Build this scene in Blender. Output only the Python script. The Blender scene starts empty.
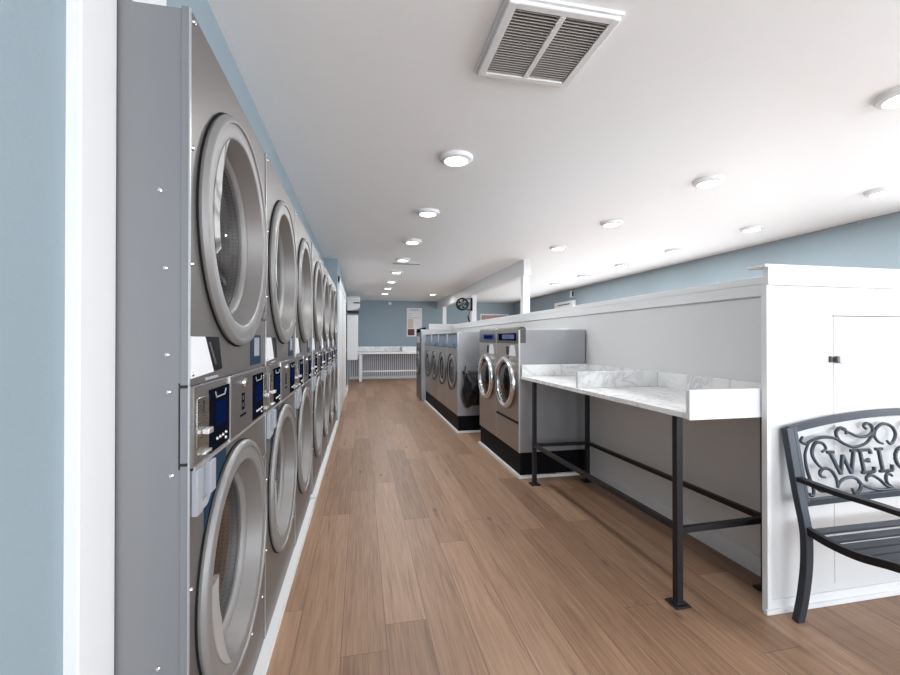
import bpy, bmesh, math, random
from mathutils import Vector
random.seed(4)
SC = bpy.context.scene
C = SC.collection
PI = math.pi

# ------------------------------------------------------------------ materials
class NT:
    def __init__(s, name):
        s.m = bpy.data.materials.new(name); s.m.use_nodes = True
        s.t = s.m.node_tree; s.t.nodes.clear()
        s.out = s.n('ShaderNodeOutputMaterial')
    def n(s, typ, **kw):
        x = s.t.nodes.new(typ)
        for k, v in kw.items(): setattr(x, k, v)
        return x
    def l(s, a, b): s.t.links.new(a, b)
    def put(s, sock, v):
        if isinstance(v, bpy.types.NodeSocket): s.l(v, sock)
        else: sock.default_value = v
    def math(s, op, a, b=None, c=None):
        x = s.n('ShaderNodeMath', operation=op)
        s.put(x.inputs[0], a)
        if b is not None: s.put(x.inputs[1], b)
        if c is not None: s.put(x.inputs[2], c)
        return x.outputs[0]
    def mix(s, f, a, b, typ='MIX'):
        x = s.n('ShaderNodeMix', data_type='RGBA', blend_type=typ)
        s.put(x.inputs[0], f); s.put(x.inputs[6], a); s.put(x.inputs[7], b)
        return x.outputs[2]
    def comb(s, a, b, c):
        x = s.n('ShaderNodeCombineXYZ')
        s.put(x.inputs[0], a); s.put(x.inputs[1], b); s.put(x.inputs[2], c)
        return x.outputs[0]
    def pos(s, space='world'):
        if space == 'world': o = s.n('ShaderNodeNewGeometry').outputs['Position']
        else: o = s.n('ShaderNodeTexCoord').outputs['Object']
        x = s.n('ShaderNodeSeparateXYZ'); s.l(o, x.inputs[0])
        return o, x.outputs[0], x.outputs[1], x.outputs[2]
    def noise(s, vec, scale=5., detail=3., rough=.5, dist=0.):
        x = s.n('ShaderNodeTexNoise')
        s.put(x.inputs['Vector'], vec); x.inputs['Scale'].default_value = scale
        x.inputs['Detail'].default_value = detail; x.inputs['Roughness'].default_value = rough
        x.inputs['Distortion'].default_value = dist
        return x.outputs[0]
    def ramp(s, f, stops):
        x = s.n('ShaderNodeValToRGB'); s.put(x.inputs[0], f)
        e = x.color_ramp.elements
        while len(e) < len(stops): e.new(.5)
        for i, (p, c) in enumerate(stops):
            e[i].position = p; e[i].color = (*c, 1)
        return x.outputs[0]
    def bsdf(s, col, rough=.5, metal=0., spec=.5, bump=None, bs=.1, bd=.01, **kw):
        b = s.n('ShaderNodeBsdfPrincipled')
        s.put(b.inputs['Base Color'], col if isinstance(col, bpy.types.NodeSocket) else (*col, 1))
        s.put(b.inputs['Roughness'], rough); s.put(b.inputs['Metallic'], metal)
        b.inputs['Specular IOR Level'].default_value = spec
        for k, v in kw.items(): s.put(b.inputs[k], v)
        if bump is not None:
            u = s.n('ShaderNodeBump'); u.inputs['Strength'].default_value = bs
            u.inputs['Distance'].default_value = bd
            s.l(bump, u.inputs['Height']); s.l(u.outputs[0], b.inputs['Normal'])
        s.l(b.outputs[0], s.out.inputs[0])
        return s.m

def paint(name, col, rough=.5, var=.03, scale=3., bump=0., bscale=60., metal=0., spec=.4):
    t = NT(name); p, x, y, z = t.pos()
    f = t.noise(p, scale, 4)
    a = tuple(max(0, c*(1-var)) for c in col); b = tuple(c*(1+var) for c in col)
    cc = t.mix(f, (*a, 1), (*b, 1))
    bn = t.noise(p, bscale, 4) if bump else None
    return t.bsdf(cc, rough, metal, spec, bn, bump, .004)

def brushed(name, col, rough=.38, metal=.75, horiz=True, var=.08):
    t = NT(name); p, x, y, z = t.pos()
    v = t.comb(t.math('MULTIPLY', x, 6.), t.math('MULTIPLY', y, 6. if horiz else 250.), t.math('MULTIPLY', z, 250. if horiz else 6.))
    f = t.noise(v, 1., 2)
    cc = t.mix(f, tuple(c*(1-var) for c in col)+(1,), tuple(c*(1+var) for c in col)+(1,))
    r = t.math('MULTIPLY_ADD', f, .10, rough-.05)
    return t.bsdf(cc, r, metal, .5)

def emit(name, col, strength):
    t = NT(name); e = t.n('ShaderNodeEmission')
    e.inputs[0].default_value = (*col, 1); e.inputs[1].default_value = strength
    t.l(e.outputs[0], t.out.inputs[0]); return t.m

M = {}
M['blue'] = paint('blue_wall_paint', (.275, .345, .39), .6, .03, 2.5, .25, 90)
M['white'] = paint('white_trim_paint', (.76, .765, .77), .45, .012, 3)
M['panelwhite'] = paint('white_panel_paint', (.66, .665, .67), .5, .012, 2, .1, 40)
M['partition'] = paint('warm_white_wall_paint', (.70, .70, .695), .5, .015, 2, .15, 50)
M['steel'] = brushed('brushed_steel_front', (.205, .193, .186), .44, .7)
M['steel_dark'] = brushed('dark_brushed_steel', (.10, .093, .092), .45, .3)
M['steel_mid'] = brushed('mid_steel', (.165, .155, .15), .45, .5)
M['steel_light'] = brushed('pale_steel_edge', (.66, .66, .67), .33, .8)
M['coin'] = brushed('coin_plate_steel', (.34, .33, .29), .28, .9)
M['side'] = paint('grey_cabinet_side', (.225, .228, .237), .45, .02, 2, 0, 50, .3)
M['rim'] = paint('silver_door_rim', (.245, .24, .236), .44, .02, 3, 0, 50, .35)
M['cone'] = paint('silver_door_funnel', (.215, .205, .20), .42, .02, 3, 0, 50, .45)
M['grip'] = paint('pale_silver_grip', (.46, .46, .455), .36, .02, 3, 0, 50, .4)
M['black'] = paint('black_rubber', (.010, .010, .011), .5, .05, spec=.1)
M['blackgloss'] = paint('black_gloss', (.010, .011, .013), .35, .05, spec=.08)
M['navy'] = paint('navy_display_face', (.005, .006, .012), .6, .05, spec=.0)
M['bluepanel'] = paint('blue_accent_panel', (.010, .030, .062), .45, .05, spec=.12)
M['palehandle'] = paint('pale_grey_plastic', (.31, .325, .36), .42, .02)
M['paper'] = paint('white_card', (.74, .75, .77), .5, .01)
M['plinth'] = paint('black_plinth_paint', (.007, .007, .009), .5, .1, 6, spec=.04)
M['iron'] = paint('black_iron', (.018, .018, .021), .38, .1, 20, .1, 200, .3)
M['benchmetal'] = paint('charcoal_bench_metal', (.045, .053, .066), .4, .06, 20, .05, 200, .35)
M['chrome'] = paint('chrome', (.72, .72, .73), .14, .02, 3, 0, 50, 1.)
M['woodsteel'] = brushed('warm_stainless_front', (.36, .33, .31), .30, .85, False)
M['washside'] = brushed('washer_side_panel', (.36, .365, .38), .36, .6, False)
M['bag'] = paint('black_bag_plastic', (.012, .012, .013), .22, .1, 8, .4, 25)
M['grille'] = paint('vent_louver', (.50, .47, .45), .5, .04)
M['ventdark'] = paint('vent_dark', (.03, .026, .024), .8, .1)
M['lamp'] = emit('lamp_diffuser', (1., .97, .93), 9.)
M['screen'] = emit('blue_screen', (.006, .018, .10), .42)
M['dim'] = paint('blue_display_film', (.02, .06, .22), .2, .05)
M['bluegrey'] = paint('pale_blue_panel', (.12, .155, .22), .3, .06, 8)
M['seam'] = paint('dark_joint', (.02, .02, .022), .6, .05)
M['redphoto'] = paint('dark_red_print', (.12, .03, .03), .5, .6, 30)
M['peach'] = paint('peach_print', (.60, .50, .42), .5, .1, 15)
M['greytext'] = paint('grey_print', (.36, .36, .40), .5, .1, 15)
M['brownprint'] = paint('brown_red_print', (.40, .25, .22), .5, .5, 14)
M['wains'] = paint('lilac_grey_boards', (.60, .60, .65), .5, .02)

def floor_mat():
    t = NT('wood_plank_floor'); p, x, y, z = t.pos()
    W, Ln = .19, 1.95
    cx = t.math('DIVIDE', t.math('ADD', x, 20.03), W); col = t.math('FLOOR', cx)
    wn = t.n('ShaderNodeTexWhiteNoise', noise_dimensions='1D'); t.l(col, wn.inputs['W'])
    yy = t.math('ADD', t.math('DIVIDE', y, Ln), t.math('MULTIPLY', wn.outputs[0], 9.)); row = t.math('FLOOR', yy)
    w2 = t.n('ShaderNodeTexWhiteNoise', noise_dimensions='2D'); t.l(t.comb(col, row, 0.), w2.inputs['Vector'])
    rnd = w2.outputs[0]
    base = t.ramp(rnd, [(0, (.222, .130, .080)), (.35, (.285, .172, .108)), (.7, (.330, .203, .130)), (1, (.395, .250, .164))])
    off = t.math('MULTIPLY', rnd, 37.)
    g1 = t.noise(t.comb(t.math('MULTIPLY', x, 26.), t.math('MULTIPLY', y, 1.1), off), 1., 8, .64, .8)
    g2 = t.noise(t.comb(t.math('MULTIPLY', x, 130.), t.math('MULTIPLY', y, 4.), off), 1., 3, .5)
    grain = t.ramp(g1, [(.28, (.50, .44, .40)), (.46, (.95, .94, .93)), (.72, (1.2, 1.2, 1.2))])
    c1 = t.mix(1., base, grain, 'MULTIPLY')
    c1 = t.mix(.30, c1, t.ramp(g2, [(.3, (.09, .046, .028)), (.7, (.40, .25, .165))]))
    vo = t.n('ShaderNodeTexVoronoi', feature='F1'); vo.inputs['Scale'].default_value = 1.
    t.l(t.comb(t.math('MULTIPLY', x, 5.2), t.math('MULTIPLY', y, 1.9), off), vo.inputs['Vector'])
    kn = t.math('SUBTRACT', 1., t.math('SMOOTH_MIN', t.math('DIVIDE', vo.outputs['Distance'], .12), 1., .15))
    kn = t.math('MAXIMUM', kn, 0.)
    gate = t.math('GREATER_THAN', t.noise(t.comb(x, y, off), 1.1, 1), .50)
    c1 = t.mix(t.math('MULTIPLY', t.math('MULTIPLY', kn, gate), .9), c1, (.06, .035, .025, 1))
    fx = t.math('FRACT', cx); ex = t.math('MULTIPLY', t.math('MINIMUM', fx, t.math('SUBTRACT', 1., fx)), W)
    fy = t.math('FRACT', yy); ey = t.math('MULTIPLY', t.math('MINIMUM', fy, t.math('SUBTRACT', 1., fy)), Ln)
    e = t.math('MINIMUM', ex, ey)
    seam = t.math('LESS_THAN', e, .0014)
    c1 = t.mix(t.math('MULTIPLY', seam, .62), c1, (.05, .03, .022, 1))
    r = t.math('MULTIPLY_ADD', g1, .16, .36)
    return t.bsdf(c1, r, 0., .28, t.math('SUBTRACT', 1., seam), .25, .001)
M['floor'] = floor_mat()

def ceil_mat():
    t = NT('ceiling_paint'); p, x, y, z = t.pos()
    f = t.noise(p, 7., 5, .6, .6)
    cc = t.mix(f, (.87, .88, .885, 1), (.90, .91, .915, 1))
    return t.bsdf(cc, .52, 0., .25, f, .16, .01)
M['ceil'] = ceil_mat()

def marble():
    t = NT('white_marble'); p, x, y, z = t.pos()
    n1 = t.noise(p, 3.5, 7, .62, 1.4)
    v = t.math('ABSOLUTE', t.math('SUBTRACT', n1, .5))
    vein = t.ramp(v, [(0, (.60, .60, .61)), (.018, (.74, .74, .74)), (.07, (.84, .84, .835))])
    return t.bsdf(vein, .25, 0., .5)
M['marble'] = marble()

def drum_mat():
    t = NT('perforated_drum'); p, x, y, z = t.pos('obj')
    a = t.math('ARCTAN2', z, y)
    u = t.math('FRACT', t.math('MULTIPLY', a, 20.)); v = t.math('FRACT', t.math('MULTIPLY', x, 60.))
    d = t.math('ADD', t.math('POWER', t.math('SUBTRACT', u, .5), 2.), t.math('POWER', t.math('SUBTRACT', v, .5), 2.))
    h = t.math('LESS_THAN', d, .05)
    cc = t.mix(h, (.15, .15, .15, 1), (.02, .02, .02, 1))
    return t.bsdf(cc, .35, .6, .5)
M['drum'] = drum_mat()

def glass_mat():
    t = NT('door_glass')
    a = t.n('ShaderNodeBsdfTransparent'); a.inputs[0].default_value = (.62, .64, .66, 1)
    g = t.n('ShaderNodeBsdfGlossy'); g.inputs[0].default_value = (.9, .9, .9, 1); g.inputs[1].default_value = .04
    f = t.n('ShaderNodeFresnel'); f.inputs[0].default_value = 1.55
    mx = t.n('ShaderNodeMixShader')
    t.l(f.outputs[0], mx.inputs[0]); t.l(a.outputs[0], mx.inputs[1]); t.l(g.outputs[0], mx.inputs[2])
    t.l(mx.outputs[0], t.out.inputs[0]); return t.m
M['glass'] = glass_mat()

# ------------------------------------------------------------------ mesh builder
class MB:
    def __init__(s): s.b = bmesh.new()
    def box(s, x0, x1, y0, y1, z0, z1):
        v = [s.b.verts.new(p) for p in ((x0,y0,z0),(x1,y0,z0),(x1,y1,z0),(x0,y1,z0),(x0,y0,z1),(x1,y0,z1),(x1,y1,z1),(x0,y1,z1))]
        for f in ((3,2,1,0),(4,5,6,7),(0,1,5,4),(1,2,6,5),(2,3,7,6),(3,0,4,7)): s.b.faces.new([v[i] for i in f])
        return s
    def prism(s, pts, axis, h0, h1):
        def P(a, b, h): return {'X': (h, a, b), 'Y': (a, h, b), 'Z': (a, b, h)}[axis]
        lo = [s.b.verts.new(P(a, b, h0)) for a, b in pts]; hi = [s.b.verts.new(P(a, b, h1)) for a, b in pts]
        n = len(pts); s.b.faces.new(lo[::-1]); s.b.faces.new(hi)
        for i in range(n): s.b.faces.new((lo[i], lo[(i+1) % n], hi[(i+1) % n], hi[i]))
        return s
    def lathe(s, prof, c, axis='Z', sg=1, n=48, cap0=False, cap1=False):
        rings = []
        for r, h in prof:
            ring = []
            for i in range(n):
                a = 2*PI*i/n; u, v = r*math.cos(a), r*math.sin(a)
                p = {'X': (sg*h, u, v), 'Y': (u, sg*h, v), 'Z': (u, v, sg*h)}[axis]
                ring.append(s.b.verts.new((c[0]+p[0], c[1]+p[1], c[2]+p[2])))
            rings.append(ring)
        for a, b in zip(rings, rings[1:]):
            for i in range(n): s.b.faces.new((a[i], a[(i+1) % n], b[(i+1) % n], b[i]))
        if cap0: s.b.faces.new(rings[0][::-1])
        if cap1: s.b.faces.new(rings[-1])
        return s
    def tube(s, pts, r, n=8, sq=None):
        pts = [Vector(p) for p in pts]; rings = []; prev = None
        for i, p in enumerate(pts):
            d = (pts[min(i+1, len(pts)-1)] - pts[max(i-1, 0)]).normalized()
            if prev is None:
                up = Vector((0, 0, 1)) if abs(d.z) < .9 else Vector((0, 1, 0))
                a = d.cross(up).normalized()
            else: a = (prev - d*prev.dot(d)).normalized()
            prev = a; b = d.cross(a).normalized()
            rr = r[i] if isinstance(r, (list, tuple)) else r
            if sq:
                cs = [(sq[0], sq[1]), (-sq[0], sq[1]), (-sq[0], -sq[1]), (sq[0], -sq[1])]
                rings.append([s.b.verts.new(p + a*u + b*v) for u, v in cs])
            else: rings.append([s.b.verts.new(p + a*rr*math.cos(2*PI*k/n) + b*rr*math.sin(2*PI*k/n)) for k in range(n)])
        m = len(rings[0])
        for a, b in zip(rings, rings[1:]):
            for k in range(m): s.b.faces.new((a[k], a[(k+1) % m], b[(k+1) % m], b[k]))
        s.b.faces.new(rings[0][::-1]); s.b.faces.new(rings[-1])
        return s
    def plate_hole(s, y0, y1, z0, z1, cy, cz, r, x0, x1, n=64):
        """rectangular plate (in the YZ plane, x0..x1 thick) with a round hole"""
        def rim(a):
            dy, dz = math.cos(a), math.sin(a); t = 1e9
            if dy > 1e-9: t = min(t, (y1-cy)/dy)
            if dy < -1e-9: t = min(t, (y0-cy)/dy)
            if dz > 1e-9: t = min(t, (z1-cz)/dz)
            if dz < -1e-9: t = min(t, (z0-cz)/dz)
            return (cy+dy*t, cz+dz*t)
        an = sorted([2*PI*i/n for i in range(n)] + [math.atan2(b-cz, a-cy) % (2*PI) for a in (y0, y1) for b in (z0, z1)])
        for x, fl in ((x0, 0), (x1, 1)):
            inn = [s.b.verts.new((x, cy+r*math.cos(a), cz+r*math.sin(a))) for a in an]
            out = [s.b.verts.new((x, *rim(a))) for a in an]
            for i in range(len(an)):
                j = (i+1) % len(an); q = (inn[i], out[i], out[j], inn[j])
                s.b.faces.new(q if fl else q[::-1])
            if not fl: pi, po = inn, out
            else:
                for i in range(len(an)):
                    j = (i+1) % len(an)
                    s.b.faces.new((po[i], po[j], out[j], out[i])); s.b.faces.new((pi[j], pi[i], inn[i], inn[j]))
        return s
    def build(s, name, mat, parent=None, bevel=0, smooth=True):
        bmesh.ops.remove_doubles(s.b, verts=s.b.verts, dist=1e-6)
        bmesh.ops.recalc_face_normals(s.b, faces=s.b.faces)
        me = bpy.data.meshes.new(name); s.b.to_mesh(me); s.b.free()
        me.materials.append(M[mat] if isinstance(mat, str) else mat)
        if smooth:
            for p in me.polygons: p.use_smooth = True
            me.set_sharp_from_angle(angle=math.radians(38))
        o = bpy.data.objects.new(name, me); C.objects.link(o)
        if parent: o.parent = parent
        if bevel:
            m = o.modifiers.new('bevel', 'BEVEL'); m.width = bevel; m.segments = 2; m.limit_method = 'ANGLE'
        return o

def bx(*a): return MB().box(*a)
def tag(o, label, cat, group=None):
    o['label'] = label; o['category'] = cat
    if group: o['group'] = group
    return o
def thing(name, label, cat, loc, rz=0, group=None):
    o = bpy.data.objects.new(name, None); C.objects.link(o); o.empty_display_size = .05
    o.location = loc; o.rotation_euler = (0, 0, rz)
    return tag(o, label, cat, group)
def struct(o, label=None):
    o['kind'] = 'structure'
    if label: o['label'] = label
    return o
def copy_tree(o, parent=None):
    c = o.copy(); C.objects.link(c)
    if parent: c.parent = parent
    for ch in list(o.children): copy_tree(ch, c)
    return c
def spline(pts, k=6):
    """Catmull-Rom through 2d/3d points"""
    P = [Vector(p) for p in pts]; out = []
    for i in range(len(P)-1):
        a, b, c, d = P[max(i-1, 0)], P[i], P[i+1], P[min(i+2, len(P)-1)]
        for j in range(k):
            t = j/k
            out.append(.5*((2*b) + (c-a)*t + (2*a-5*b+4*c-d)*t*t + (3*b-a-3*c+d)*t**3))
    out.append(P[-1]); return out

# ------------------------------------------------------------------ the room
H = 2.56
XR, YB, YF = 5.2, 14.2, -3.6
struct(bx(-1.7, XR+.12, YF-.1, YB+.12, -.08, 0).build('floor', 'floor'))
struct(bx(-1.7, XR+.12, YF-.1, YB+.12, H, H+.1).build('ceiling', 'ceil'))
w = MB()
w.box(-.72, -.575, YF, 1.108, 0, H)
w.box(-.72, -.56, 1.108, 6.9, 2.10, H)
w.box(-.72, -.36, 6.9, YB, 0, H)
w.box(-1.62, -1.5, YF, YB, 0, H)
struct(w.build('wall_left', 'blue', smooth=False))
w = MB(); w.box(XR, XR+.12, 2.7, 4.2, 0, H).box(XR, XR+.12, 4.2, 13.2, 0, .5).box(XR, XR+.12, 4.2, 13.2, 2.06, H).box(XR, XR+.12, 13.2, YB, 0, H).box(XR, XR+.12, YF, -2.9, 0, H).box(XR, XR+.12, -2.9, 2.7, 0, .4).box(XR, XR+.12, -2.9, 2.7, 2.44, H)
struct(w.build('wall_right', 'blue', smooth=False))
f = MB()
for y in (-2.9, -1.05, .82, 2.65): f.box(XR+.02, XR+.08, y, y+.05, .4, 2.44)
f.box(XR+.02, XR+.08, -2.9, 2.7, .4, .46).box(XR+.02, XR+.08, -2.9, 2.7, 2.38, 2.44)
struct(f.build('window_3', 'iron', smooth=False))
f = MB()
for y in (4.2, 5.98, 7.77, 9.55, 11.35, 13.15): f.box(XR+.02, XR+.08, y, y+.05, .5, 2.06)
f.box(XR+.02, XR+.08, 4.2, 13.2, .5, .56).box(XR+.02, XR+.08, 4.2, 13.2, 2.0, 2.06)
struct(f.build('window_4', 'iron', smooth=False))  # unseen window, added to brighten the ceiling over the right aisle
struct(bx(-12, 14, -14, YF-.1, -.14, -.09).build('bounce_pavement', 'partition'))  # unseen ground, added to bounce sunlight up to the ceiling
struct(bx(XR+.12, 14, YF-.1, 15, -.14, -.09).build('bounce_pavement_side', 'partition'))  # more added bounce ground, outside the right wall
struct(bx(-.72, XR+.12, YB, YB+.12, 0, H).build('wall_back', 'blue'))
# shop front behind the camera: piers, sill and header round a wide window and a doorway
w = MB()
for x0, x1 in ((-.72, -.3), (2.0, 2.25), (4.9, 5.2)): w.box(x0, x1, YF-.1, YF, 0, H)
w.box(-.3, 2.0, YF-.1, YF, 0, .35); w.box(-.3, 2.0, YF-.1, YF, 2.4, H)
w.box(2.25, 4.9, YF-.1, YF, 0, .35); w.box(2.25, 4.9, YF-.1, YF, 2.4, H)
struct(w.build('wall_front', 'white', smooth=False))
for i, (x0, x1) in enumerate(((-.3, 2.0), (2.25, 4.9))):
    f = MB()
    f.box(x0, x0+.05, YF-.08, YF-.02, .35, 2.4).box(x1-.05, x1, YF-.08, YF-.02, .35, 2.4)
    f.box(x0, x1, YF-.08, YF-.02, .35, .41).box(x0, x1, YF-.08, YF-.02, 2.34, 2.4)
    f.box((x0+x1)/2-.025, (x0+x1)/2+.025, YF-.08, YF-.02, .35, 2.4)
    struct(f.build('window_%d' % (i+1), 'iron', smooth=False))

# casing of the dryer alcove
c = MB(); c.box(-.58, -.549, .986, 1.115, 0, H-.002).box(-.575, -.545, 1.115, 1.36, 2.125, H-.002)
struct(c.build('trim_1', 'white', bevel=.003), 'white casing board at the corner of the blue wall')
# curb strip in front of the dryers
c = MB(); c.prism([(-.40, 1.14), (-.362, 1.14), (-.350, 3.55), (-.40, 3.55)], 'Z', 0, .032)
c.prism([(-.40, 3.60), (-.352, 3.60), (-.338, 6.88), (-.40, 6.88)], 'Z', 0, .032)
struct(c.build('trim_2', 'white', smooth=False), 'white strip on the floor along the dryers')
# white double door in the left wall beyond the dryers
d = MB()
d.box(-.362, -.335, 7.0, 7.12, 0, 2.30).box(-.362, -.335, 9.85, 10.0, 0, 2.30).box(-.362, -.335, 7.0, 10.0, 2.19, 2.30)
fr = struct(d.build('trim_3', 'white', bevel=.004), 'white casing of the door in the left wall')
d1 = struct(bx(-.362, -.345, 7.12, 9.85, .01, 2.19).build('door_1', 'white'))
bx(-.345, -.3435, 8.48, 8.49, .02, 2.18).build('joint', 'seam', d1)
struct(bx(-.362, -.32, 10.0, 11.2, 0, .14).build('baseboard_left', 'white', bevel=.004))
d2 = struct(bx(-.362, -.35, 10.15, 11.1, .14, 2.2).build('door_2', 'seam'))
MB().box(-.35, -.34, 10.2, 10.3, .2, 2.15).box(-.35, -.34, 10.95, 11.05, .2, 2.15).box(-.35, -.34, 10.2, 11.05, 1.0, 1.08).build('door_frame', 'steel_dark', d2)

# partition with its cap, near end wall and far return
struct(bx(2.15, 2.27, 1.71, 9.8, 0, 1.60).build('wall_partition', 'partition'))
c = MB(); c.box(2.132, 2.285, 1.712, 9.8, 1.60, 1.642).box(2.134, 2.15, 1.712, 9.8, 1.535, 1.60)
struct(c.build('trim_4', 'white', bevel=.003), 'white cap board along the top of the long partition')
struct(bx(1.55, 2.95, 9.8, 9.86, 0, 1.65).build('wall_partition_return', 'white'))
struct(bx(1.902, 3.6, 1.69, 1.71, 0, 1.60).build('wall_partition_end', 'panelwhite'))
c = MB(); c.box(1.884, 3.62, 1.672, 1.70, 1.557, 1.652).box(1.858, 3.62, 1.664, 1.76, 1.640, 1.654)
c.box(1.885, 1.909, 1.682, 1.712, .0, 1.557)
struct(c.build('trim_5', 'white', bevel=.002), 'white cap and corner boards of the partition end wall')
c = MB(); c.box(1.868, 3.62, 1.668, 1.69, 0, .022).box(1.884, 3.62, 1.680, 1.69, .0, .06)
struct(c.build('baseboard_end', 'white', bevel=.003))
struct(bx(2.136, 2.15, 1.712, 3.79, 0, .105).build('baseboard_partition', 'white', bevel=.003))
d = struct(bx(2.293, 3.05, 1.6878, 1.69, .094, 1.412).build('door_3', 'panelwhite'), 'white flush access door in the partition end wall')
MB().box(2.286, 3.06, 1.6885, 1.6905, 1.412, 1.4165).build('joint', 'seam', d)['label'] = 'dark gap round the access door'
l = bx(2.303, 2.352, 1.674, 1.688, 1.180, 1.217).build('latch', 'washside', d, .003); l['label'] = 'chrome slide latch'
bx(2.283, 2.303, 1.664, 1.686, 1.184, 1.213).build('latch_knob', 'steel_dark', l, .003)
bx(2.262, 2.272, 1.680, 1.69, 1.184, 1.215).build('latch_keeper', 'steel_dark', l, .002)

# beam and posts on the partition
struct(bx(2.51, 2.635, 6.36, YB, 2.31, H).build('trim_6', 'white', bevel=.003), 'white beam under the ceiling above the partition')
for i, y in enumerate((6.40, 9.62, 13.2)):
    struct(bx(2.515, 2.63, y, y+.12, 0, 2.31).build('trim_%d' % (7+i), 'white', bevel=.003),
           ('white post nearest the camera', 'white post carrying the round fan', 'farthest white post')[i]+' under the beam')
# cable along the right wall
cb = MB(); cb.tube([(5.185, YF, 2.535), (5.185, 14.1, 2.535)], .006, 6)
for y in (3.55, 6.9): cb.box(5.17, 5.2, y, y+.03, 2.515, 2.55)
struct(cb.build('trim_10', 'palehandle'), 'thin cable clipped along the right wall')
# wainscot of the back wall
wb = MB(); x = -.36
while x < 2.4:
    wb.box(x, x+.052, YB-.022, YB, .07, .90); x += .066
wb = struct(wb.build('wall_wainscot', 'wains', smooth=False), 'lilac grey slatted wainscot on the back wall')
bx(-.36, 2.4, YB-.006, YB, .07, .90).build('groove', 'ventdark', wb)
struct(bx(-.36, 2.4, YB-.035, YB, 0, .085).build('baseboard_back', 'white', bevel=.004))

# ------------------------------------------------------------------ ceiling lights
def make_light(label):
    t = thing('downlight', label, 'ceiling light', (0, 0, H), 0, 'round downlights')
    MB().lathe([(.116, 0), (.116, -.012), (.108, -.026), (.084, -.034), (.078, -.030), (.078, -.012)], (0, 0, 0), n=40).build('ring', 'white', t)
    MB().lathe([(.078, -.028), (.04, -.032), (.0005, -.033)], (0, 0, 0), n=40).build('diffuser', 'lamp', t)
    return t
ordn = ['nearest the air vent', 'second', 'third', 'fourth', 'fifth', 'sixth', 'seventh', 'eighth']
spots = []
for i, y in enumerate((2.89, 4.18, 5.46, 6.74, 8.03, 9.35, 10.6, 11.85)):
    lab = ('white round downlight above the aisle, nearest the air vent' if i == 0 else
           'white round downlight above the aisle, %s from the air vent' % ordn[i] if i < 7 else
           'white round downlight above the aisle, the last one before the back wall')
    spots.append((.645, y, lab))
for i, y in enumerate((1.67, 2.90, 4.165, 5.43)):
    spots.append(((2.73, 2.70, 2.65, 2.64)[i], y, ['white round downlight above the partition end wall, cut by the right frame edge',
                            'white round downlight above the long partition, nearest the front panel',
                            'white round downlight above the long partition, between its neighbours, second from the front panel',
                            'white round downlight above the long partition, just before the beam'][i]))
for i, y in enumerate((2.80, 4.04, 5.28, 6.5, 7.78, 9.06)):
    spots.append((4.33, y, 'white round downlight along the blue right wall, %s from the camera' % (['nearest one', 'second', 'third', 'fourth', 'fifth', 'sixth and farthest'][i])))
spots.append((1.95, 11.75, 'small distant white downlight between the aisle and the beam end'))
first = None
for x, y, lab in spots:
    o = make_light(lab) if first is None else copy_tree(first)
    first = first or o
    o.location = (x, y, H); o['label'] = lab
for o in [o for o in C.objects if o.get('group') == 'round downlights']:
    ld = bpy.data.lights.new('downlight_glow', 'AREA'); ld.shape = 'DISK'; ld.size = .15; ld.energy = 9.; ld.color = (.96, .985, 1.0)
    lo = bpy.data.objects.new('downlight_glow', ld); C.objects.link(lo); lo.location = (0, 0, -.04); lo.parent = o

# ceiling vent
v = thing('air_vent', 'square white ceiling air vent with two louvered halves', 'vent', (.757, 1.703, H))
a, b = .228, .225
f = MB()
f.box(-a, -a+.035, -b, b, -.03, 0).box(a-.035, a, -b, b, -.03, 0).box(-a+.035, a-.035, -b, -b+.03, -.03, 0).box(-a+.035, a-.035, b-.03, b, -.03, 0)
f.build('frame', 'white', v, .004)
bx(-.012, .012, -b+.03, b-.03, -.030, -.002).build('divider', 'white', v, .002)
bx(-a+.02, a-.02, -b+.02, b-.02, -.004, -.001).build('backing', 'ventdark', v)
g = MB(); g.box(-a-.010, a+.010, b, b+.010, -.014, 0).box(-a-.010, a+.010, -b-.010, -b, -.014, 0).box(-a-.010, -a, -b, b, -.014, 0).box(a, a+.010, -b, b, -.014, 0)
g.build('mounting_rim', 'white', v, .002)
for s0, s1 in ((-a+.035, -.012), (.012, a-.035)):
    g = MB(); n = 24
    for k in range(n):
        yy = -b+.034+(2*b-.068)*(k+.5)/n
        g.prism([(yy-.0055, -.026), (yy-.0035, -.027), (yy+.0050, -.010), (yy+.0032, -.009)], 'X', s0, s1)
    g.build('louver', 'grille', v, smooth=False)
# thin register bar under the ceiling, far up the aisle
t = thing('ceiling_register', 'thin white flat register bar under the ceiling beside a downlight', 'vent', (.73, 7.05, H))
bx(-.235, .235, -.06, .06, -.022, 0).build('frame', 'white', t, .004)
bx(-.22, .22, -.045, .045, -.026, -.020).build('louver', 'palehandle', t)

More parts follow.
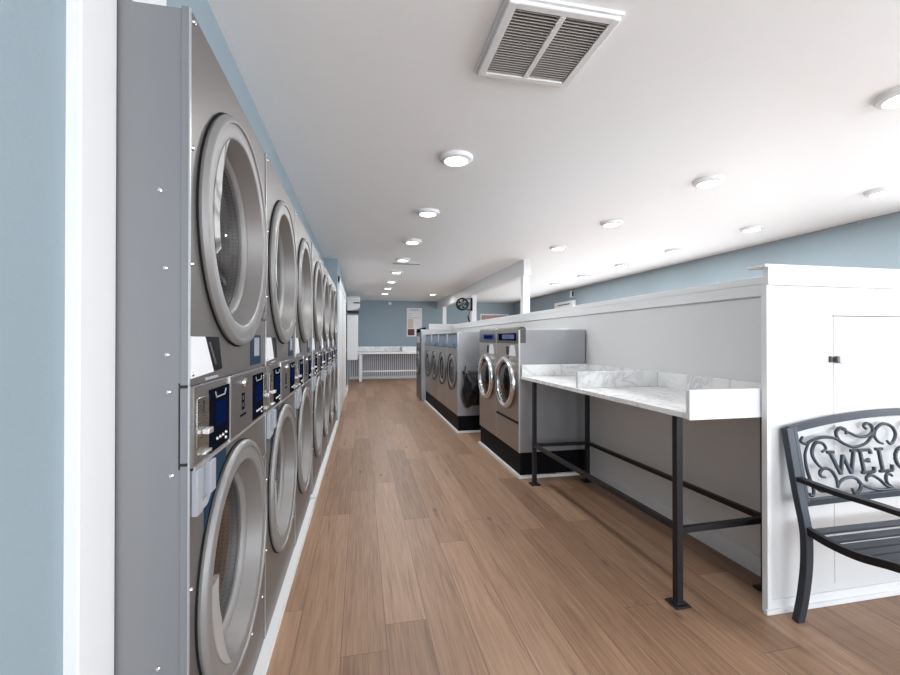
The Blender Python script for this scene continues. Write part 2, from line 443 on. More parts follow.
# ------------------------------------------------------------------ dryers (front faces +X, local y along the row)
DW = .80
CY, RU = .400, .356
ZU, ZL = 1.638, .602
def door(parent, z, upper):
    d = MB()
    d.lathe([(.342, .003), (RU+.002, .006), (RU+.004, .014), (RU-.001, .023), (RU-.009, .027), (RU-.017, .026), (RU-.020, .020), (RU-.023, .0205), (.300, .0215), (.294, .019), (.288, .010), (.262, -.032), (.256, -.036), (.250, -.042), (.244, -.055), (.26, -.06)], (0, CY, z), 'X', 1, 72)
    d = d.build('door', 'rim', parent)
    MB().lathe([(.345, .001), (RU+.007, .002), (RU+.007, .007), (.345, .006)], (0, CY, z), 'X', 1, 72).build('gasket', 'black', d)
    MB().lathe([(.292, .0172), (.287, .0085), (.2615, -.0315)], (.0014, CY, z), 'X', 1, 72).build('funnel', 'cone', d)
    MB().lathe([(.252, -.048), (.17, -.040), (.08, -.036), (.0005, -.035)], (0, CY, z), 'X', 1, 48).build('glass', 'glass', d)
    # crescent grip on the near side of the ring
    a0, a1 = ((-22, 62) if upper else (-64, 10))
    N = 18; pts_o, pts_i = [], []
    for k in range(N+1):
        f = k/N; a = math.radians(180 - (a0+(a1-a0)*f))
        g = f if upper else 1-f            # blunt end where g = 0
        wdt = .085*min(1., (1-g)*2.2)**.6+.004
        pts_o.append((CY+.296*math.cos(a), z+.296*math.sin(a))); pts_i.append((CY+(.296-wdt)*math.cos(a), z+(.296-wdt)*math.sin(a)))
    gm = MB()
    for k in range(N):
        q = [pts_o[k], pts_o[k+1], pts_i[k+1], pts_i[k]]
        x0 = [.023, .023, .010, .010]
        lo = [gm.b.verts.new((x0[i], *q[i])) for i in range(4)]; hi = [gm.b.verts.new((x0[i]-.012, *q[i])) for i in range(4)]
        gm.b.faces.new(lo); gm.b.faces.new(hi[::-1])
        for i in range(4): gm.b.faces.new((lo[i], lo[(i+1) % 4], hi[(i+1) % 4], hi[i]))
    gm.build('grip', 'grip', d)
    # hinge on the far side
    bx(.001, .016, CY+RU-.02, CY+RU+.03, z+.20 if not upper else z-.26, z+.225 if not upper else z-.235).build('hinge', 'steel', d, .003)
    return d

def make_dryer():
    t = thing('stacked_dryer', '', 'dryer', (0, 0, 0), 0, 'stacked tumble dryers')
    b = MB(); D = 1.0
    b.box(-D, -.004, .003, .012, 0, 2.087).box(-D, -.004, DW-.012, DW-.003, 0, 2.087)
    b.box(-D, -.004, .012, DW-.012, 2.078, 2.087).box(-D, -D+.01, .012, DW-.012, 0, 2.078).box(-D, -.004, .012, DW-.012, .98, 1.19)
    b.build('cabinet', 'side', t)
    # front flange seen on the near side
    f = MB()
    f.box(-.018, .0, 0, .010, 1.19, 2.092).box(-.018, .0, 0, .009, 1.005, 1.183).box(-.018, .0, 0, .010, 0, .998)
    f.build('corner_flange', 'side', t, .001)
    bx(-.001, .0025, -.001, .0045, 0, 2.090).build('edge_strip', 'steel_light', t)  # pale strip paints the highlight along the front corner
    bx(-.022, -.004, .0015, .008, .990, 1.195).build('corner_gap', 'seam', t)
    p = MB(); p.plate_hole(.004, DW, 1.19, 2.087, CY, ZU, .30, -.006, .002); p.build('upper_front_panel', 'steel', t)
    p = MB(); p.plate_hole(.004, DW, .032, .985, CY, ZL, .30, -.006, .002); p.build('lower_front_panel', 'steel', t)
    # blue accent plate beside the lower door
    pts = [(.100, .982), (.272, .982), (.274, .945), (.285, .925), (.31, .915), (.36, .912)]
    for k in range(13):
        a = math.radians(98 + k*(156-98)/12); pts.append((CY+.325*math.cos(a), ZL+.325*math.sin(a)))
    pts += [(.100, pts[-1][1])]
    MB().prism(pts, 'X', .001, .005).build('accent_panel', 'bluepanel', t, smooth=False)['label'] = 'dark blue panel beside the lower door'
    door(t, ZU, True); door(t, ZL, False)
    for z in (ZU, ZL):
        m = MB().lathe([(.285, -.07), (.300, -.10), (.300, -.62), (.001, -.64)], (0, 0, 0), 'X', 1, 48).build('drum', 'drum', t)
        m.location = (0, CY, z)
    # control strip
    s = bx(.000, .010, .004, DW, .99, 1.187).build('control_panel', 'steel_mid', t, .002)
    bx(.010, .013, .004, DW, .985, .993).build('lower_highlight', 'steel_light', s)  # highlight on the panel's bottom edge, painted as a pale strip
    for y0, y1 in ((.018, .102), (.735, .795)):
        cp = bx(.010, .013, y0, y1, 1.008, 1.155).build('coin_plate', 'coin', s, .001)
        q = MB(); q.box(.013, .0145, (y0+y1)/2-.004, (y0+y1)/2+.004, 1.115, 1.145)
        q.build('coin_slot', 'seam', cp)
        bx(.013, .030, (y0+y1)/2-.012, (y0+y1)/2+.022, 1.062, 1.076).build('coin_chute', 'steel_light', cp, .002)
        bx(.013, .024, (y0+y1)/2-.018, (y0+y1)/2+.03, 1.012, 1.020).build('coin_tray', 'steel_light', cp, .002)
    for y0, y1 in ((.106, .272), (.563, .728)):
        dp = bx(.010, .014, y0, y1, 1.000, 1.166).build('display', 'navy', s, .001)
        ym = (y0+y1)/2
        bx(.014, .0148, ym-.035, ym+.045, 1.062, 1.128).build('screen', 'screen', dp)
        e = MB(); e.tube([(.0146, ym-.045, 1.157), (.0146, ym-.035, 1.142), (.0146, ym+.035, 1.142), (.0146, ym+.045, 1.157)], .0022, 6)
        e.build('badge_outline', 'palehandle', dp)
        for dy, dz in ((-.03, 1.028), (-.005, 1.028), (.02, 1.028), (.048, 1.030), (.045, 1.015)):
            MB().lathe([(.005, 0), (.004, .004), (.0004, .005)], (.014, ym+dy, dz), 'X', 1, 10).build('button', 'steel_light', dp)
    bx(.010, .0145, .277, .287, .99, 1.187).build('divider', 'steel_light', s)
    np_ = bx(.010, .014, .296, .552, .996, 1.182).build('nameplate', 'steel_dark', s, .001)
    MB().lathe([(.016, 0), (.016, .006), (.012, .012), (.0005, .014)], (.014, .425, 1.155), 'X', 1, 20).build('lock', 'chrome', np_)
    e = MB()
    e.box(.014, .0148, .408, .416, 1.065, 1.12).box(.014, .0148, .434, .442, 1.065, 1.12).box(.014, .0148, .416, .434, 1.112, 1.12).box(.014, .0148, .416, .434, 1.065, 1.073).box(.014, .0148, .416, .434, 1.089, 1.096)
    e.build('emblem', 'navy', np_)
    bx(.014, .0146, .388, .462, 1.044, 1.051).build('small_print', 'navy', np_)
    # instruction card with its dark half, and the blue card on the far side
    cd = MB().prism([(.006, 1.306), (.098, 1.306), (.165, 1.211), (.006, 1.205)], 'X', .001, .0045).build('instruction_card', 'paper', t, smooth=False)
    cd['label'] = 'white instruction card with a dark half'
    MB().prism([(.098, 1.306), (.205, 1.306), (.236, 1.215), (.165, 1.211)], 'X', .001, .005).build('dark_half', 'blackgloss', cd, smooth=False)
    MB().prism([(.120, 1.292), (.135, 1.292), (.186, 1.230), (.172, 1.230)], 'X', .005, .0055).build('print', 'steel_dark', cd, smooth=False)
    bx(.001, .003, .105, .205, 1.192, 1.199).build('small_plate', 'greytext', t)
    bc = bx(.001, .004, .57, .725, 1.203, 1.315).build('blue_card', 'bluepanel', t)
    bx(.004, .0045, .62, .70, 1.235, 1.305).build('print', 'palehandle', bc)  # pale patch paints the glare on the blue card
    # loading door pull under the controls
    h = MB(); h.box(.002, .016, .012, .050, .872, .984).box(.002, .022, .086, .128, .902, .984).box(.002, .006, .050, .086, .885, .984)
    h.prism([(.050, .885), (.086, .902), (.128, .902), (.09, .875), (.05, .872)], 'X', .002, .014)
    h.build('pull_handle', 'palehandle', t, .003)
    for y, z in ((.014, 1.76), (.014, 1.48), (.014, 1.215), (.014, .995), (.014, .70), (.014, .40), (.60, .20), (.785, 1.70), (.785, 1.44), (.02, 2.068), (.775, .235), (.775, .50)):
        MB().lathe([(.0065, 0), (.0055, .004), (.0004, .006)], (.002, y, z), 'X', 1, 10).build('screw', 'chrome', t)
    for x, z in ((-.062, 1.65), (-.050, 1.467), (-.046, 1.263), (-.042, 1.175), (-.036, .978), (-.062, .53)): MB().lathe([(.006, 0), (.005, .004), (.0004, .006)], (x, .003, z), 'Y', -1, 10).build('screw', 'chrome', t)
    return t
dryer = make_dryer()
dl = ['steel stacked dryer nearest the camera, its grey side against the white casing',
      'steel stacked dryer, second from the white casing along the left wall',
      'steel stacked dryer, third from the white casing, before the floor strip breaks',
      'steel stacked dryer, fourth along the left wall, just past the break in the floor strip',
      'steel stacked dryer, fifth along the left wall from the white casing',
      'steel stacked dryer, sixth along the left wall, beside the last one',
      'steel stacked dryer farthest down the row, against the blue wall return']
for i, y in enumerate((1.120, 1.937, 2.752, 3.657, 4.467, 5.277, 6.087)):
    o = dryer if i == 0 else copy_tree(dryer)
    o.location = (-.40+.004*(y-1.137), y, 0); o['label'] = dl[i]
struct(bx(-.60, -.398, 3.565, 3.645, 0, 2.087).build('trim_11', 'side'), 'grey filler strip between the third and fourth dryers')

# ------------------------------------------------------------------ washers (front faces -X, local y away from the camera)
def washer_door(t, yc, zc, R, mat, style):
    d = MB(); k = 1. if style == 1 else .5
    d.lathe([(R-.01, .0), (R, .012*k), (R, .030*k), (R-.012, .046*k), (R-.035, .05*k), (R-.055, .040*k), (R-.062, .020*k), (R-.066, -.02)], (0, yc, zc), 'X', -1, 56)
    d = d.build('door', mat, t)
    MB().lathe([(R-.064, .02), (R-.075, .005), (R-.085, -.06)], (0, yc, zc), 'X', -1, 48).build('gasket', 'black', d)
    MB().lathe([(R-.064, .012*k), (R-.12, .040*k), (.05, .055*k), (.0005, .058*k)], (0, yc, zc), 'X', -1, 40).build('glass', 'glass', d)
    return d
def make_washer(W, style):
    t = thing('front_load_washer', '', 'washing machine', (0, 0, 0), 0, None)
    z0 = .232; D = .68
    yc, zc, R = (W*.50, .865, .262) if style == 1 else (W*.44, .825, .245)
    b = MB(); b.box(.012, D, .003, .012, z0, 1.385).box(.012, D, W-.012, W-.003, z0, 1.385).box(D-.01, D, .012, W-.012, z0, 1.385).box(.012, D, .012, W-.012, z0, z0+.01)
    b.build('cabinet', 'washside', t)
    if style == 2:
        MB().prism([(0, z0), (0, 1.165), (-.014, 1.168), (.055, 1.402), (D, 1.402), (D, z0)], 'Y', -.004, .003).build('side_panel', 'washside', t)
    bx(.012, D, 0, W, 1.385, 1.398).build('lid', 'steel_light', t, .003)
    p = MB(); p.plate_hole(0, W, z0+.002, 1.258 if style == 1 else 1.165, yc, zc, R-.05, .0, .012); p.build('front_panel', 'woodsteel', t)
    if style == 1:
        h = MB().prism([(0, 1.262), (0, 1.40), (.012, 1.417), (.05, 1.417), (.07, 1.396), (.07, 1.262)], 'Y', 0, W)
        h = h.build('control_head', 'steel_dark', t)
        dp = bx(-.004, .002, .07, W-.07, 1.285, 1.357).build('display', 'navy', h, .001)
        bx(-.006, -.004, .11, W-.2, 1.30, 1.345).build('screen', 'dim', dp)
        c = MB().prism([(W*.18, 1.24), (W*.34, 1.24), (W*.40, 1.135), (W*.12, 1.135)], 'X', -.004, 0).build('instruction_card', 'paper', t, smooth=False)
        bx(-.003, 0, W*.42, W*.52, 1.14, 1.225).build('dark_plate', 'blackgloss', c)
        bx(-.002, .002, .02, W-.02, 1.258, 1.262).build('joint', 'seam', t)
    else:
        h = MB().prism([(-.012, 1.168), (.055, 1.40), (.09, 1.40), (.09, 1.168)], 'Y', .0, W)
        h = h.build('control_head', 'steel_dark', t)
        f = MB()
        def sl(y0, y1, t0, t1, dx):  # a slab lying on the slanted face
            xa, xb = -.012+.067*t0, -.012+.067*t1; za, zb = 1.168+.232*t0, 1.168+.232*t1
            return [(xa-dx, za), (xb-dx, zb), (xb, zb), (xa, za)], y0, y1
        for a in ((.06, W-.04, .08, .94, .006),):
            pts, y0, y1 = sl(*a); f.prism(pts, 'Y', y0, y1)
        f = f.build('display', 'bluegrey', h, .002)
        g = MB()
        pts, y0, y1 = sl(W*.55, W-.08, .22, .9, .008); g.prism(pts, 'Y', y0, y1)
        g.build('card', 'bluegrey', f)
        g = MB()
        pts, y0, y1 = sl(W*.22, W*.42, .1, .3, .008); g.prism(pts, 'Y', y0, y1)
        g.build('buttons', 'dim', f)
        # dark recess ring behind the ring door
        MB().lathe([(R-.06, .003), (R+.020, .008), (R+.024, .000)], (0, yc+.125, zc-.01), 'X', -1, 48).build('door_recess', 'black', t)
    d = washer_door(t, yc, zc, R, 'chrome' if style == 1 else 'rim', style)
    m = MB().lathe([(R-.09, .02), (R-.06, .06), (R-.06, .45), (.001, .46)], (0, 0, 0), 'X', 1, 40).build('drum', 'drum', t); m.location = (.02, yc, zc)
    hg = MB().box(-.035, 0, yc+R-.015, yc+R+.04, zc-.05, zc+.05) if style == 1 else MB().box(-.03, 0, yc-R-.04, yc-R+.015, zc-.035, zc+.035)
    hg.build('door_handle', 'blackgloss' if style == 1 else 'steel', d, .006)
    bx(-.001, .012, -.002, .006, z0, 1.385).build('edge_strip', 'steel_light', t)
    return t
w1 = make_washer(.67, 1)
w1.location = (1.45, 3.80, 0); w1['label'] = 'large steel front-load washer beside the marble folding table, black line across its lower panel'
w1['group'] = 'large front-load washers'
w2 = copy_tree(w1); w2.location = (1.45, 4.485, 0); w2['label'] = 'large steel front-load washer with a blue lit display, behind the one beside the folding table'
ch = [c for c in w2.children if c.name.startswith('control_head')][0]
for c in ch.children: c.data = c.data.copy(); c.data.materials[0] = M['dim']
for c in ch.children:
    for q in c.children: q.data = q.data.copy(); q.data.materials[0] = M['screen']
bl = MB().box(-.008, 0, .01, .66, .498, .520).build('trim_bar', 'black', w1); bl['label'] = 'black bar across the lower panel'
w3 = make_washer(.75, 2)
wl = ['blue-topped steel washer with the black bag hung on its side', 'blue-topped steel washer, second from the black bag',
      'blue-topped steel washer, third from the black bag', 'blue-topped steel washer, fourth from the black bag, next to the tall grey machine']
for i in range(4):
    o = w3 if i == 0 else copy_tree(w3)
    o.location = (1.315, 5.80+.762*i, 0); o['label'] = wl[i]; o['group'] = 'blue-topped washers in the far row'
# tall narrow machine at the end of the far row
t = thing('tall_washer', 'tall grey machine standing on the floor at the far end of the washers', 'washing machine', (1.215, 8.87, 0))
b = MB(); b.plate_hole(0, .66, .03, 1.48, .33, .80, .20, 0, .02); b.build('front_panel', 'steel_dark', t)
b = MB(); b.box(.02, .70, 0, .012, .03, 1.48).box(.02, .70, .648, .66, .03, 1.48).box(.69, .70, .012, .648, .03, 1.48).box(.0, .70, .0, .66, 1.48, 1.50).box(.03, .70, .01, .65, 0, .03)
b.build('cabinet', 'washside', t)
MB().box(-.004, 0, .04, .62, .54, 1.12).build('dark_panel', 'blackgloss', t)
washer_door(t, .33, .80, .24, 'rim', 2)
MB().prism([(0, 1.44), (.0, 1.52), (.12, 1.55), (.12, 1.44)], 'Y', .02, .64).build('control_head', 'black', t)
bx(-.005, 0, .10, .55, 1.22, 1.36).build('display', 'greytext', t)

# black bases with white floor strips
def base(x, y0, y1, label, strip):
    p = tag(bx(x, 2.135, y0, y1, .0, .229).build('washer_base', 'plinth', None, .004), label, 'plinth')
    s = MB(); s.prism([(x-.028, y0-.028), (2.13, y0-.028), (2.13, y0-.002), (x-.002, y0-.002), (x-.002, y1), (x-.028, y1)], 'Z', 0, .026)
    struct(s.build(strip, 'white', smooth=False), 'white floor strip round a black washer base')
base(1.462, 3.79, 5.16, 'glossy black base under the two large washers', 'trim_12')
base(1.325, 5.79, 8.85, 'long black base under the far row of blue-topped washers', 'trim_13')

# black bag hanging on the far row's end
def bag():
    m = MB(); rows = 15; n = 28; rings = []
    for i in range(rows):
        f = i/(rows-1); z = .87-f*.44
        for_ring = []
        wd = .150*(1 if f < .7 else 1-.35*(f-.7)/.3)
        cx = 1.505 + .012*math.sin(f*5)
        dp = .075*(.5+1.1*math.sin(PI*min(1, f*.9+.1)))+.01
        for k in range(n):
            a = 2*PI*k/n
            w_ = 1+.10*math.sin(a*5+f*9)+.07*math.sin(a*9-f*14)+.05*random.uniform(-1, 1)
            lowcut = .07*abs(math.cos(a))*f*f+.03*math.cos(a+2.5)*f   # lopsided hem
            for_ring.append(m.b.verts.new((cx+wd*math.cos(a)*w_, min(5.745, 5.67+dp*math.sin(a)*w_), z+lowcut*(-1)+.012*random.uniform(-1, 1)*(f > 0))))
        rings.append(for_ring)
    for a, b in zip(rings, rings[1:]):
        for k in range(n): m.b.faces.new((a[k], a[(k+1) % n], b[(k+1) % n], b[k]))
    m.b.faces.new(rings[0]); m.b.faces.new(rings[-1])
    o = m.build('hanging_bag', 'bag')
    s = o.modifiers.new('sub', 'SUBSURF'); s.levels = 1; s.render_levels = 1
    tag(o, 'crumpled black plastic bag hanging on the end of the far washer row', 'bag')
    MB().tube(spline([(1.40, 5.72, .85), (1.41, 5.74, .90), (1.42, 5.772, .92)], 4), .008, 6).build('tie', 'bag', o)
    MB().tube(spline([(1.60, 5.72, .85), (1.60, 5.74, .90), (1.59, 5.772, .92)], 4), .008, 6).build('tie', 'bag', o)
bag()

# ------------------------------------------------------------------ folding table
t = thing('folding_table', 'white marble folding table with upstands on black iron legs, beside the large washers', 'table', (0, 0, 0))
MB().prism([(1.496, 1.722), (2.148, 1.722), (2.148, 3.79), (1.466, 3.79)], 'Z', .925, .953).build('tabletop', 'marble', t, .002)
bx(1.492, 2.132, 1.718, 1.740, .922, 1.062).build('end_board', 'paper', t, .002)
bx(1.470, 2.132, 3.768, 3.788, .953, 1.060).build('end_board', 'marble', t, .002)
bx(1.491, 2.132, 2.765, 2.785, .953, 1.068).build('divider', 'marble', t, .002)
bx(2.132, 2.149, 1.722, 3.788, .953, 1.060).build('backsplash', 'marble', t, .002)
LG = ((1.524, 1.835), (1.520, 3.600), (2.028, 3.582), (2.058, 1.845))
for x, y in LG:
    l = bx(x-.017, x+.017, y-.017, y+.017, .008, .925).build('leg', 'iron', t, .002)
    f = MB(); f.box(x-.042, x+.042, y-.042, y+.042, 0, .009)
    f.prism([(x-.024, y-.024), (x+.024, y-.024), (x+.024, y+.024), (x-.024, y+.024)], 'Z', .009, .016)
    f.build('foot_plate', 'iron', l, .002)
def rail(a, b, za, zb): MB().tube([(a[0], a[1], za), (b[0], b[1], zb)], 0, sq=(.014, .014)).build('rail', 'iron', t, .001)
rail(LG[0], LG[1], .372, .350); rail(LG[3], LG[2], .368, .352); rail(LG[0], LG[3], .362, .366); rail(LG[1], LG[2], .350, .350)

# ------------------------------------------------------------------ welcome bench
bn = thing('garden_bench', 'charcoal metal bench with scrollwork and WELCOME in its back, against the white end wall', 'bench', (0, 0, 0))
XC = 2.655; XL = 1.975; XRt = 2*XC-XL
def by(z): return 1.598+(z-.53)*.18
def arch(x): return .868+.062*(1-((x-XC)/(XC-XL))**2)
# side frames: rear leg + upright, seat rail, arm, front leg
for k, x in enumerate((XL, XRt)):
    up = spline([(x, 1.612, 0.0), (x, 1.590, .12), (x, 1.574, .26), (x, 1.572, .38), (x, 1.580, .46), (x, by(.62), .62), (x, by(.88), .88)], 5)
    MB().tube(up, 0, sq=(.020, .016)).build('upright', 'benchmetal', bn, .003)
    ar = spline([(x, by(.65)-.01, .656), (x, 1.45, .648), (x, 1.28, .650), (x, 1.14, .642), (x, 1.08, .60), (x, 1.10, .57)], 5)
    MB().tube(ar, 0, sq=(.018, .010)).build('armrest', 'iron', bn, .002)
    sr = spline([(x, 1.575, .438), (x, 1.47, .420), (x, 1.36, .420), (x, 1.25, .440), (x, 1.12, .456), (x, 1.09, .445)], 5)
    MB().tube(sr, 0, sq=(.012, .016)).build('seat_rail', 'iron', bn, .002)
    fl = spline([(x, 1.12, .63), (x, 1.135, .50), (x, 1.125, .38), (x, 1.11, .20), (x, 1.08, 0.0)], 5)
    MB().tube(fl, 0, sq=(.021, .013)).build('leg', 'benchmetal', bn, .003)
# seat slats
for y, z in ((1.545, .436), (1.487, .426), (1.429, .421), (1.371, .422), (1.313, .427), (1.255, .438), (1.197, .446), (1.139, .453)):
    bx(XL, XRt, y-.0215, y+.0215, z-.006, z+.006).build('slat', 'benchmetal', bn, .002)
# back frame
pts = [(x, by(arch(x)), arch(x)) for x in [XL+(XRt-XL)*i/24 for i in range(25)]]
MB().tube(pts, 0, sq=(.010, .017)).build('back_rail', 'benchmetal', bn, .002)
pts = [(XL+(XRt-XL)*i/24, by(.548), .545+.008*math.sin(PI*i/24)) for i in range(25)]
MB().tube(pts, 0, sq=(.010, .015)).build('back_rail', 'benchmetal', bn, .002)
for s in (1, -1):
    x = XC-s*(XC-XL-.034); MB().tube([(x, by(.545), .545), (x, by(.88), .88)], 0, sq=(.010, .012)).build('back_stile', 'benchmetal', bn, .002)
SCR = [
 [(2.062,.835),(2.047,.815),(2.074,.803),(2.114,.817),(2.185,.828),(2.253,.819),(2.301,.792),(2.357,.775),(2.427,.786),(2.473,.814),(2.494,.838)],
 [(2.09,.804),(2.06,.759),(2.053,.704),(2.061,.648),(2.071,.607),(2.067,.58),(2.052,.572),(2.046,.585)],
 [(2.16,.762),(2.186,.776),(2.17,.801),(2.132,.804),(2.104,.773),(2.102,.741),(2.121,.708),(2.143,.689)],
 [(2.15,.648),(2.127,.655),(2.128,.675),(2.159,.688),(2.193,.675),(2.214,.638),(2.212,.598)],
 [(2.212,.598),(2.231,.621),(2.269,.637),(2.323,.635),(2.354,.606),(2.339,.578),(2.307,.568),(2.295,.589)],
 [(2.326,.835),(2.324,.858),(2.297,.867),(2.268,.852),(2.266,.827),(2.286,.797)],
 [(2.301,.863),(2.351,.84),(2.402,.821),(2.458,.823),(2.493,.845),(2.488,.873),(2.462,.882),(2.442,.87),(2.455,.855)],
 [(2.54,.781),(2.513,.793),(2.497,.821),(2.517,.854),(2.568,.876),(2.617,.861),(2.634,.828),(2.618,.798),(2.589,.778),(2.57,.794)],
 [(2.394,.614),(2.397,.633),(2.429,.641),(2.473,.618),(2.51,.586),(2.562,.571)],
 [(2.34,.614),(2.398,.586),(2.461,.573),(2.562,.571)],
 [(2.557,.629),(2.536,.643),(2.516,.627),(2.518,.598),(2.551,.574)],
 [(2.184,.592),(2.121,.588),(2.088,.602)]]
for s in (1, -1):
    for p in SCR:
        q = [(XC+(x-2.662)*s, by(z), z) for x, z in spline([Vector((a, b)) for a, b in p], 5)]
        r = [.0078*(.75+.25*math.sin(PI*i/(len(q)-1))) for i in range(len(q))]
        MB().tube(q, r, 8).build('scroll', 'benchmetal', bn)
# letters, 10 cm high, cut from plate with small serifs
def strokes(ch):
    return {'W': [((0, 1), (.28, 0)), ((.28, 0), (.5, .85)), ((.5, .85), (.72, 0)), ((.72, 0), (1, 1)), ((-.12, 1), (.16, 1)), ((.86, 1), (1.12, 1))],
            'E': [((.18, 0), (.18, 1)), ((0, 1), (.85, 1)), ((.85, 1), (.88, .80)), ((.18, .52), (.62, .52)), ((.62, .62), (.62, .42)), ((0, 0), (.88, 0)), ((.88, 0), (.92, .22))],
            'L': [((.25, 0), (.25, 1)), ((.02, 1), (.50, 1)), ((.02, 0), (.9, 0)), ((.9, 0), (.95, .26))],
            'C': [((.5+.5*math.cos(math.radians(a)), .5+.52*math.sin(math.radians(a))), (.5+.5*math.cos(math.radians(a+20)), .5+.52*math.sin(math.radians(a+20)))) for a in range(50, 310, 20)] + [((.84, .98), (.84, .70))],
            'O': [((.5+.5*math.cos(math.radians(a)), .5+.52*math.sin(math.radians(a))), (.5+.5*math.cos(math.radians(a+20)), .5+.52*math.sin(math.radians(a+20)))) for a in range(0, 360, 20)],
            'M': [((.12, 0), (.16, 1)), ((.16, 1), (.5, .15)), ((.5, .15), (.84, 1)), ((.84, 1), (.88, 0)), ((0, 0), (.26, 0)), ((.74, 0), (1, 0)), ((.02, 1), (.18, 1)), ((.82, 1), (.98, 1))]}[ch]
for ch, x0, x1 in (('W', 2.205, 2.350), ('E', 2.372, 2.462), ('L', 2.482, 2.575), ('C', 2.600, 2.718), ('O', 2.745, 2.860), ('M', 2.880, 3.020), ('E', 3.040, 3.125)):
    m = MB()
    for (a, b) in strokes(ch):
        P = [(x0-.007+(x1-x0)*q[0], by(.655+.103*q[1]), .655+.103*q[1]) for q in (a, b)]
        m.tube(P, 0, sq=(.006, .0068))
    m.build('letter', 'benchmetal', bn, .0015, smooth=False)

# ------------------------------------------------------------------ things on walls
f = thing('wall_fan', 'round black fan on a bracket fixed to the middle post', 'fan', (2.275, 9.56, 2.10))
MB().lathe([(.132, -.05), (.145, -.03), (.145, .03), (.132, .05), (.118, .05), (.118, -.05), (.132, -.05)], (0, 0, 0), 'Y', 1, 36).build('shroud', 'black', f)
g = MB()
for r in (.03, .055, .08, .105):
    g.tube([(r*math.cos(2*PI*k/28), -.045, r*math.sin(2*PI*k/28)) for k in range(29)], .003, 5)
for k in range(8): g.tube([(.02*math.cos(k*PI/4), -.045, .02*math.sin(k*PI/4)), (.12*math.cos(k*PI/4), -.045, .12*math.sin(k*PI/4))], .003, 5)
g.build('grille', 'steel_dark', f)
MB().lathe([(.034, -.05), (.034, .045)], (0, 0, 0), 'Y', 1, 20, True, True).build('motor_hub', 'steel_dark', f)
g = MB()
for k in range(5):
    a = k*2*PI/5
    p = [Vector((.03*math.cos(a), 0, .03*math.sin(a))), Vector((.11*math.cos(a-.35), .015, .11*math.sin(a-.35))), Vector((.112*math.cos(a+.35), -.02, .112*math.sin(a+.35)))]
    vs = [g.b.verts.new(q) for q in p] + [g.b.verts.new(q+Vector((0, .004, 0))) for q in p]
    for q in ((0, 1, 2), (5, 4, 3), (0, 3, 4, 1), (1, 4, 5, 2), (2, 5, 3, 0)): g.b.faces.new([vs[i] for i in q])
g.build('blade', 'blackgloss', f, smooth=False)
g = MB(); g.box(.10, .225, -.02, .02, .115, .135).box(.10, .225, -.02, .02, -.135, -.115).box(.20, .240, -.03, .03, -.15, .15)
g.build('bracket', 'black', f, .003)
MB().tube(spline([(.19, -.03, -.14), (.16, -.03, -.20), (.13, -.03, -.26), (.14, -.03, -.33), (.17, -.03, -.42)], 4), [.006]*9+[.016]*8, 6).build('pull_cord', 'black', f)

t = thing('wall_air_conditioner', 'white air conditioner mounted on the right wall above the partition cap', 'air conditioner', (5.2, 9.72, 2.02))
m = MB(); m.prism([(0, 0), (-.07, 0), (-.09, .07), (-.09, .22), (-.08, .245), (0, .245)], 'Y', 0, 1.02); m.build('casing', 'white', t, .006)
bx(-.094, -.086, .15, .80, .15, .175).build('air_slot', 'seam', t)
t = thing('wall_sensor', 'small pale sensor high on the right wall near the air conditioner', 'sensor', (5.2, 9.80, 2.34))
bx(-.06, 0, 0, .12, 0, .17).build('casing', 'paper', t, .006); bx(-.062, -.02, -.004, .0, .02, .15).build('dark_side', 'navy', t)  # dark slab on the near side of the casing

def framed(name, label, x0, x1, z0, z1, y=YB):
    t = thing(name, label, 'poster', (0, 0, 0)); bx(x0, x1, y-.012, y, z0, z1).build('sheet', 'paper', t); return t
t = framed('poster', 'white printed notice with a dark red picture at its foot, on the blue back wall', 1.485, 1.995, 1.385, 2.33)
q = MB()
for z, a, b_ in ((2.27, .15, .85), (2.24, .2, .75), (2.13, .08, .35), (2.06, .08, .30), (2.0, .08, .9)): q.box(1.485+.51*a, 1.485+.51*b_, YB-.0135, YB-.012, z, z+.014)
q.build('print', 'greytext', t)
bx(1.52, 1.70, YB-.0135, YB-.012, 1.65, 1.97).build('tinted_block', 'peach', t)
bx(1.52, 1.74, YB-.014, YB-.012, 1.42, 1.63).build('picture', 'redphoto', t)
t = framed('wide_picture', 'wide white-edged picture with brown and red print, low behind the partition cap', 4.02, 5.04, 1.55, 2.165)
bx(4.06, 5.0, YB-.014, YB-.012, 1.6, 2.12).build('picture', 'brownprint', t)
t = thing('wall_heater_unit', 'white rounded unit with a black arm, high on the left wall above a tall cabinet', 'air conditioner', (-.36, 11.55, 2.05))
MB().prism([(0, 0), (.13, 0), (.26, .05), (.325, .13), (.335, .37), (0, .37)], 'Y', 0, .85).build('casing', 'white', t, .01)
bx(.17, .34, -.04, .0, .19, .215).build('arm', 'black', t)
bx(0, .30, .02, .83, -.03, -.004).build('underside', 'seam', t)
t = thing('wall_cabinet', 'tall white cabinet hung on the left wall beneath the rounded unit', 'cabinet', (-.36, 11.60, .745))
bx(0, .265, 0, .55, 0, 1.19).build('casing', 'white', t, .006)
bx(.265, .28, .01, .54, .01, 1.18).build('door', 'paper', t, .004)
t = thing('smoke_detector', 'tiny white detector on the back wall just under the ceiling', 'detector', (.93, YB, 2.47))
MB().lathe([(.055, 0), (.055, .025), (.03, .035), (.0005, .036)], (0, 0, 0), 'Y', -1, 24).build('casing', 'white', t)

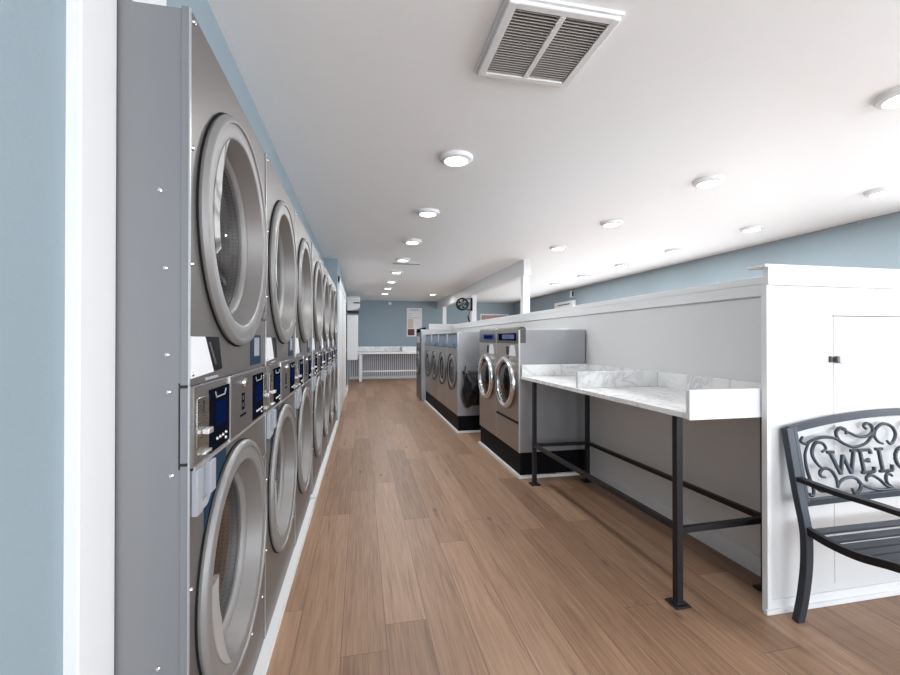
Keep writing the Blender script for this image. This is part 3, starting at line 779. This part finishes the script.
# table at the back wall
t = thing('back_table', 'white table along the slatted back wall, far end of the aisle', 'table', (0, 0, 0))
bx(-.33, 2.0, 13.36, YB-.03, .835, .900).build('tabletop', 'white', t, .004)
bx(-.33, 2.0, YB-.055, YB-.023, .900, 1.055).build('backsplash', 'marble', t)
bx(1.26, 1.29, 13.40, YB-.055, .900, 1.045).build('divider', 'paper', t)
for x in (-.055, 1.80):
    bx(x, x+.09, 13.38, 13.47, 0, .835).build('leg', 'white', t, .004)
bx(.035, 1.80, 13.40, 13.44, .285, .325).build('rail', 'white', t, .003)
bx(1.30, 1.99, 13.42, 13.44, .905, 1.05).build('end_board', 'paper', t)

# ------------------------------------------------------------------ light, camera, view
def area(name, loc, rot, sx, sy, e, col):
    l = bpy.data.lights.new(name, 'AREA'); l.shape = 'RECTANGLE'; l.size = sx; l.size_y = sy; l.energy = e; l.color = col
    o = bpy.data.objects.new(name, l); C.objects.link(o); o.location = loc; o.rotation_euler = rot; return o
area('window_daylight', (.85, YF-.15, 1.38), (-PI/2, 0, PI), 2.2, 2.0, 100, (.90, .95, 1.0))
area('window_daylight', (3.57, YF-.15, 1.38), (-PI/2, 0, PI), 2.55, 2.0, 85, (.90, .95, 1.0))
area('window_daylight', (XR+.17, -.1, 1.42), (0, PI/2, 0), 1.9, 5.4, 110, (.90, .95, 1.0))
area('window_daylight', (XR+.17, 8.7, 1.28), (0, PI/2, 0), 1.45, 8.8, 85, (.90, .95, 1.0))  # added lamp behind the unseen window, lifts the ceiling beyond the beam
sl = bpy.data.lights.new('sun', 'SUN'); sl.energy = 3.4; sl.angle = .01; sl.color = (1, .97, .93)
so = bpy.data.objects.new('sun', sl); C.objects.link(so)
so.rotation_euler = Vector((.10, .62, -1)).to_track_quat('-Z', 'Y').to_euler()
wd = bpy.data.worlds.new('world'); SC.world = wd; wd.use_nodes = True
bg = wd.node_tree.nodes['Background']; bg.inputs[0].default_value = (.80, .88, 1.0, 1); bg.inputs[1].default_value = .8

cam = bpy.data.cameras.new('camera'); co = bpy.data.objects.new('camera', cam); C.objects.link(co)
cam.sensor_width = 36; cam.lens = 428/900*36; cam.shift_y = (1.5-428*math.tan(math.radians(.3)))/900; cam.clip_start = .02
co.location = (0, 0, 1.3); co.rotation_euler = (PI/2+math.radians(.3), 0, -math.radians(11.75))
SC.camera = co
vs = SC.view_settings
vs.view_transform = 'Standard'; vs.look = 'None'; vs.exposure = 0.45; vs.gamma = 1; vs.use_curve_mapping = False
